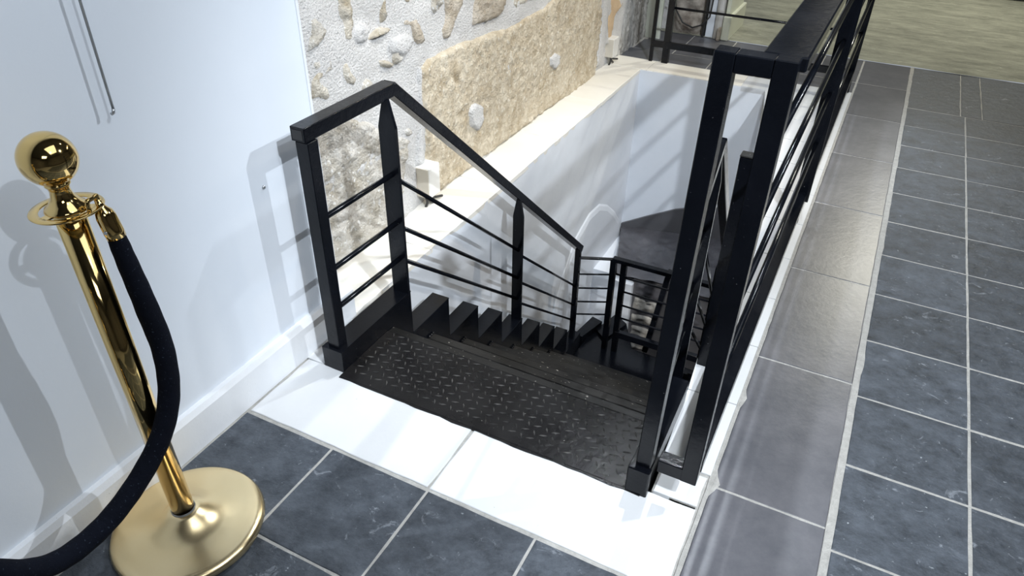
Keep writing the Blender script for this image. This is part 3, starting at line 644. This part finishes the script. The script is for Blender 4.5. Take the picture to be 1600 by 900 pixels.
# ================================================================== STANCHIONS AND ROPE
def smooth_pts(P_, n=12):
    P_ = [V(p) for p in P_]; out = []
    Q = [P_[0]*2-P_[1]]+P_+[P_[-1]*2-P_[-2]]
    for i in range(1, len(Q)-2):
        a, b, c, d = Q[i-1:i+3]
        for k in range(n):
            t = k/n; out.append(0.5*((2*b)+(c-a)*t+(2*a-5*b+4*c-d)*t*t+(3*b-a-3*c+d)*t**3))
    out.append(P_[-1]); return out
sp = thing('rope_stanchion', 'polished gold coloured ball-top rope stanchion on a round base by the white wall', 'stanchion', (-1.188, 0.652, 0.001))
def S_(name, mb, m): return mb.build(name, m, None)
def stanch(parent):
    parts = []
    base = MB().lathe([(0.0, 0.0), (0.168, 0.0), (0.174, 0.004), (0.177, 0.012), (0.174, 0.020), (0.168, 0.025), (0.158, 0.027), (0.130, 0.030), (0.095, 0.035), (0.070, 0.043), (0.052, 0.055), (0.038, 0.066), (0.030, 0.070), (0.0, 0.070)], 72)
    parts.append(base.build('base', 'brass_base'))
    parts.append(MB().lathe([(0.0255, 0.066), (0.0255, 0.872)], 48).build('pole', 'brass'))
    parts.append(MB().lathe([(0.0275, 0.068), (0.0275, 0.073), (0.0258, 0.075)], 40, caps=False).build('pole_collar', 'steel_rod'))
    top = [(0.0, 0.872), (0.036, 0.872), (0.0365, 0.876), (0.034, 0.881), (0.026, 0.888), (0.019, 0.899), (0.0165, 0.911), (0.018, 0.919), (0.021, 0.922), (0.0205, 0.927), (0.0, 0.929)]
    parts.append(MB().lathe(top, 48).build('neck', 'brass'))
    ball = [(0.0466*math.sin(math.pi*k/28), 0.969-0.0466*math.cos(math.pi*k/28)) for k in range(29)]; ball[0] = (0.0, ball[0][1]); ball[-1] = (0.0, ball[-1][1])
    parts.append(MB().lathe(ball, 64, caps=False).build('ball_finial', 'brass'))
    rg = MB().lathe([(0.046, 0.874), (0.060, 0.874), (0.0612, 0.8755), (0.060, 0.877), (0.046, 0.877), (0.0445, 0.8755), (0.046, 0.874)], 64, caps=False)
    for k in range(3):
        a = 0.6+k*2.094; rg.bar((0.024*math.cos(a), 0.024*math.sin(a), 0.8755), (0.050*math.cos(a), 0.050*math.sin(a), 0.8755), 0.017, 0.003)
    parts.append(rg.build('hook_ring', 'brass'))
    for p_ in parts: p_.parent = parent
    return parts
parts = stanch(sp); sp.rotation_euler = (0, math.radians(-1.0), 0)
# a second one stands nearer, just out of the frame on the left, and takes the other end of the rope
sp2 = sp.copy(); COL.objects.link(sp2); sp2.location = (-1.165, 0.02, 0.001); sp2['label'] = 'gold stanchion just outside the left edge holding the other rope end'
for p_ in parts:
    c_ = p_.copy(); COL.objects.link(c_); c_.parent = sp2
rp = thing('barrier_rope', 'dark navy velvet barrier rope hanging from the gold stanchion in a deep loop', 'rope', (-1.15, 0.69, 0.2))
path = [(-1.150, 0.688, 0.832), (-1.150, 0.693, 0.76), (-1.148, 0.700, 0.65), (-1.146, 0.703, 0.53), (-1.146, 0.680, 0.42), (-1.147, 0.625, 0.335), (-1.148, 0.530, 0.272), (-1.146, 0.435, 0.250), (-1.140, 0.345, 0.275), (-1.135, 0.27, 0.36), (-1.135, 0.20, 0.50), (-1.140, 0.13, 0.66), (-1.145, 0.085, 0.83)]
sm = smooth_pts(path, 10); rr = [0.0155+0.0065*min(1, i/22, (len(sm)-1-i)/22)+0.0003*math.sin(i*1.3) for i in range(len(sm))]
MB().tube(sm, rr, 20).build('velvet_cover', 'velvet', rp)
def rope_end(p, d, hook_to):
    """cap sleeve, neck and hook at one rope end"""
    p = V(p); d = V(d).normalized(); q = d.to_track_quat('Z', 'Y').to_matrix().to_4x4(); q.translation = p
    mb = MB(); mb.lathe([(0.0, -0.012), (0.0172, -0.012), (0.0176, 0.0), (0.0172, 0.030), (0.015, 0.040), (0.009, 0.048), (0.0065, 0.054), (0.0055, 0.066), (0.0, 0.067)], 28)
    mb.v = [tuple(q @ V(v)) for v in mb.v]; c = mb.build('end_cap', 'brass', rp)
    a = q @ V((0, 0, 0.060)); h = V(hook_to); m = (a+h)/2
    out_ = (a-h); out_.z = 0
    pts = smooth_pts([a, a+V((0, 0, 0.012)), h+V((0, 0, 0.014))+out_*0.5, h+V((0, 0, 0.013))-out_*0.2, h-out_*0.35+V((0, 0, 0.0)), h-out_*0.2-V((0, 0, 0.010))], 6)
    MB().tube(pts, 0.0042, 10).build('hook', 'brass', rp)
    sc = MB().tube([q @ V((0.0165, 0.0, 0.006)), q @ V((0.0195, 0.0, 0.006))], 0.0035, 10); sc.build('set_screw', 'steel_rod', c)
rope_end((-1.150, 0.688, 0.826), (-0.18, -0.05, 1), (-1.158, 0.668, 0.882))
rope_end((-1.145, 0.085, 0.826), (-0.05, -0.2, 1), (-1.152, 0.062, 0.880))

# ================================================================== SMALL THINGS
t = thing('hanging_rod', 'thin steel picture rod hanging down the white wall at top left', 'rod', (-1.35, 0.89, 0.94))
MB().tube([(-1.352, 0.894, 3.0), (-1.350, 0.890, 0.948)], 0.0028, 8).build('rod', 'steel_rod', t)
MB().tube([(-1.350, 0.890, 0.952), (-1.350, 0.888, 0.944), (-1.354, 0.886, 0.941)], 0.0035, 8).build('tip', 'steel_rod', t)
MB().tube([(-1.380, 0.894, 2.99), (-1.350, 0.894, 2.99)], 0.006, 8).build('wall_fixing', 'steel_rod', t)
t = thing('wall_screw', 'small round white-headed screw in the white wall near the railing shadow', 'screw', (-1.379, 1.262, 0.604))
hd = MB(); hd.lathe([(0.0, 0.0), (0.0055, 0.0), (0.0055, 0.002), (0.004, 0.004), (0.0, 0.0045)], 16); hd.v = [(-1.3795+z, 1.262+x, 0.604+y) for x, y, z in hd.v]
hd.build('screw_head', 'steel_rod', t)
def ebox(y, z, sy, sz, dep, label):
    t = thing('junction_box', label, 'junction box', (XS, y, z), 'white boxes on the stone wall')
    x = XS+0.006
    MB().box(x-0.03, x+dep, y-sy/2, y+sy/2, z, z+sz, 0.004).build('housing', 'plastic_white', t)
    MB().box(x-0.03, x+dep-0.002, y-sy/2-0.004, y-sy/2+0.001, z+0.004, z+sz-0.004, 0.001).build('side_plate', 'plastic_cream', t)
    for k, (dy, ln) in enumerate(((-0.03, 0.05), (-0.012, 0.045), (0.012, 0.035))):
        MB().tube(smooth_pts([(x+dep*0.5, y+dy, z+0.005), (x+dep*0.5+0.004, y+dy, z-ln*0.5), (x+dep*0.4+0.01*k, y+dy+0.03*k, z-ln)], 5), 0.006, 8).build('cable', 'cable', t)
    return t
ebox(2.335, 0.050, 0.085, 0.140, 0.055, 'white junction box with dark cables on the stone wall behind the railing')
ebox(4.55, 0.055, 0.09, 0.12, 0.045, 'small white junction box at the far end of the stone wall')
strip = [px_wall(*p) for p in ((650, 100), (659, 100), (661, 206), (665, 262), (648, 262), (650, 200))]
stone(strip, 'mortar', 0.022, 0.003, 0.012, name='mortar_strip')
stone([px_wall(*p) for p in ((937, -30), (949, -30), (948, 40), (951, 72), (944, 72), (935, 104), (929, 107), (933, 71), (937, 36))], 'mortar', 0.026, 0.003, 0.012, name='mortar_strip')
# dark foot of something standing far back on the concrete
t = thing('castor_wheel', 'dark castor wheel cut off by the top right edge of the picture', 'castor', (0.86, 8.05, 0.005))
wh = MB(); wh.lathe([(0.0, -0.02), (0.045, -0.02), (0.05, -0.012), (0.05, 0.012), (0.045, 0.02), (0.0, 0.02)], 28); wh.v = [(0.86+x, 8.05+z, 0.056+y) for x, y, z in wh.v]
wh.build('wheel', 'cable', t)
MB().box(0.84, 1.15, 8.02, 8.12, 0.065, 0.12, 0.01).build('bracket', 'cable', t)
MB().tube([(0.86, 8.02, 0.056), (0.86, 8.08, 0.056)], 0.012, 12).build('hub', 'steel_rod', t)
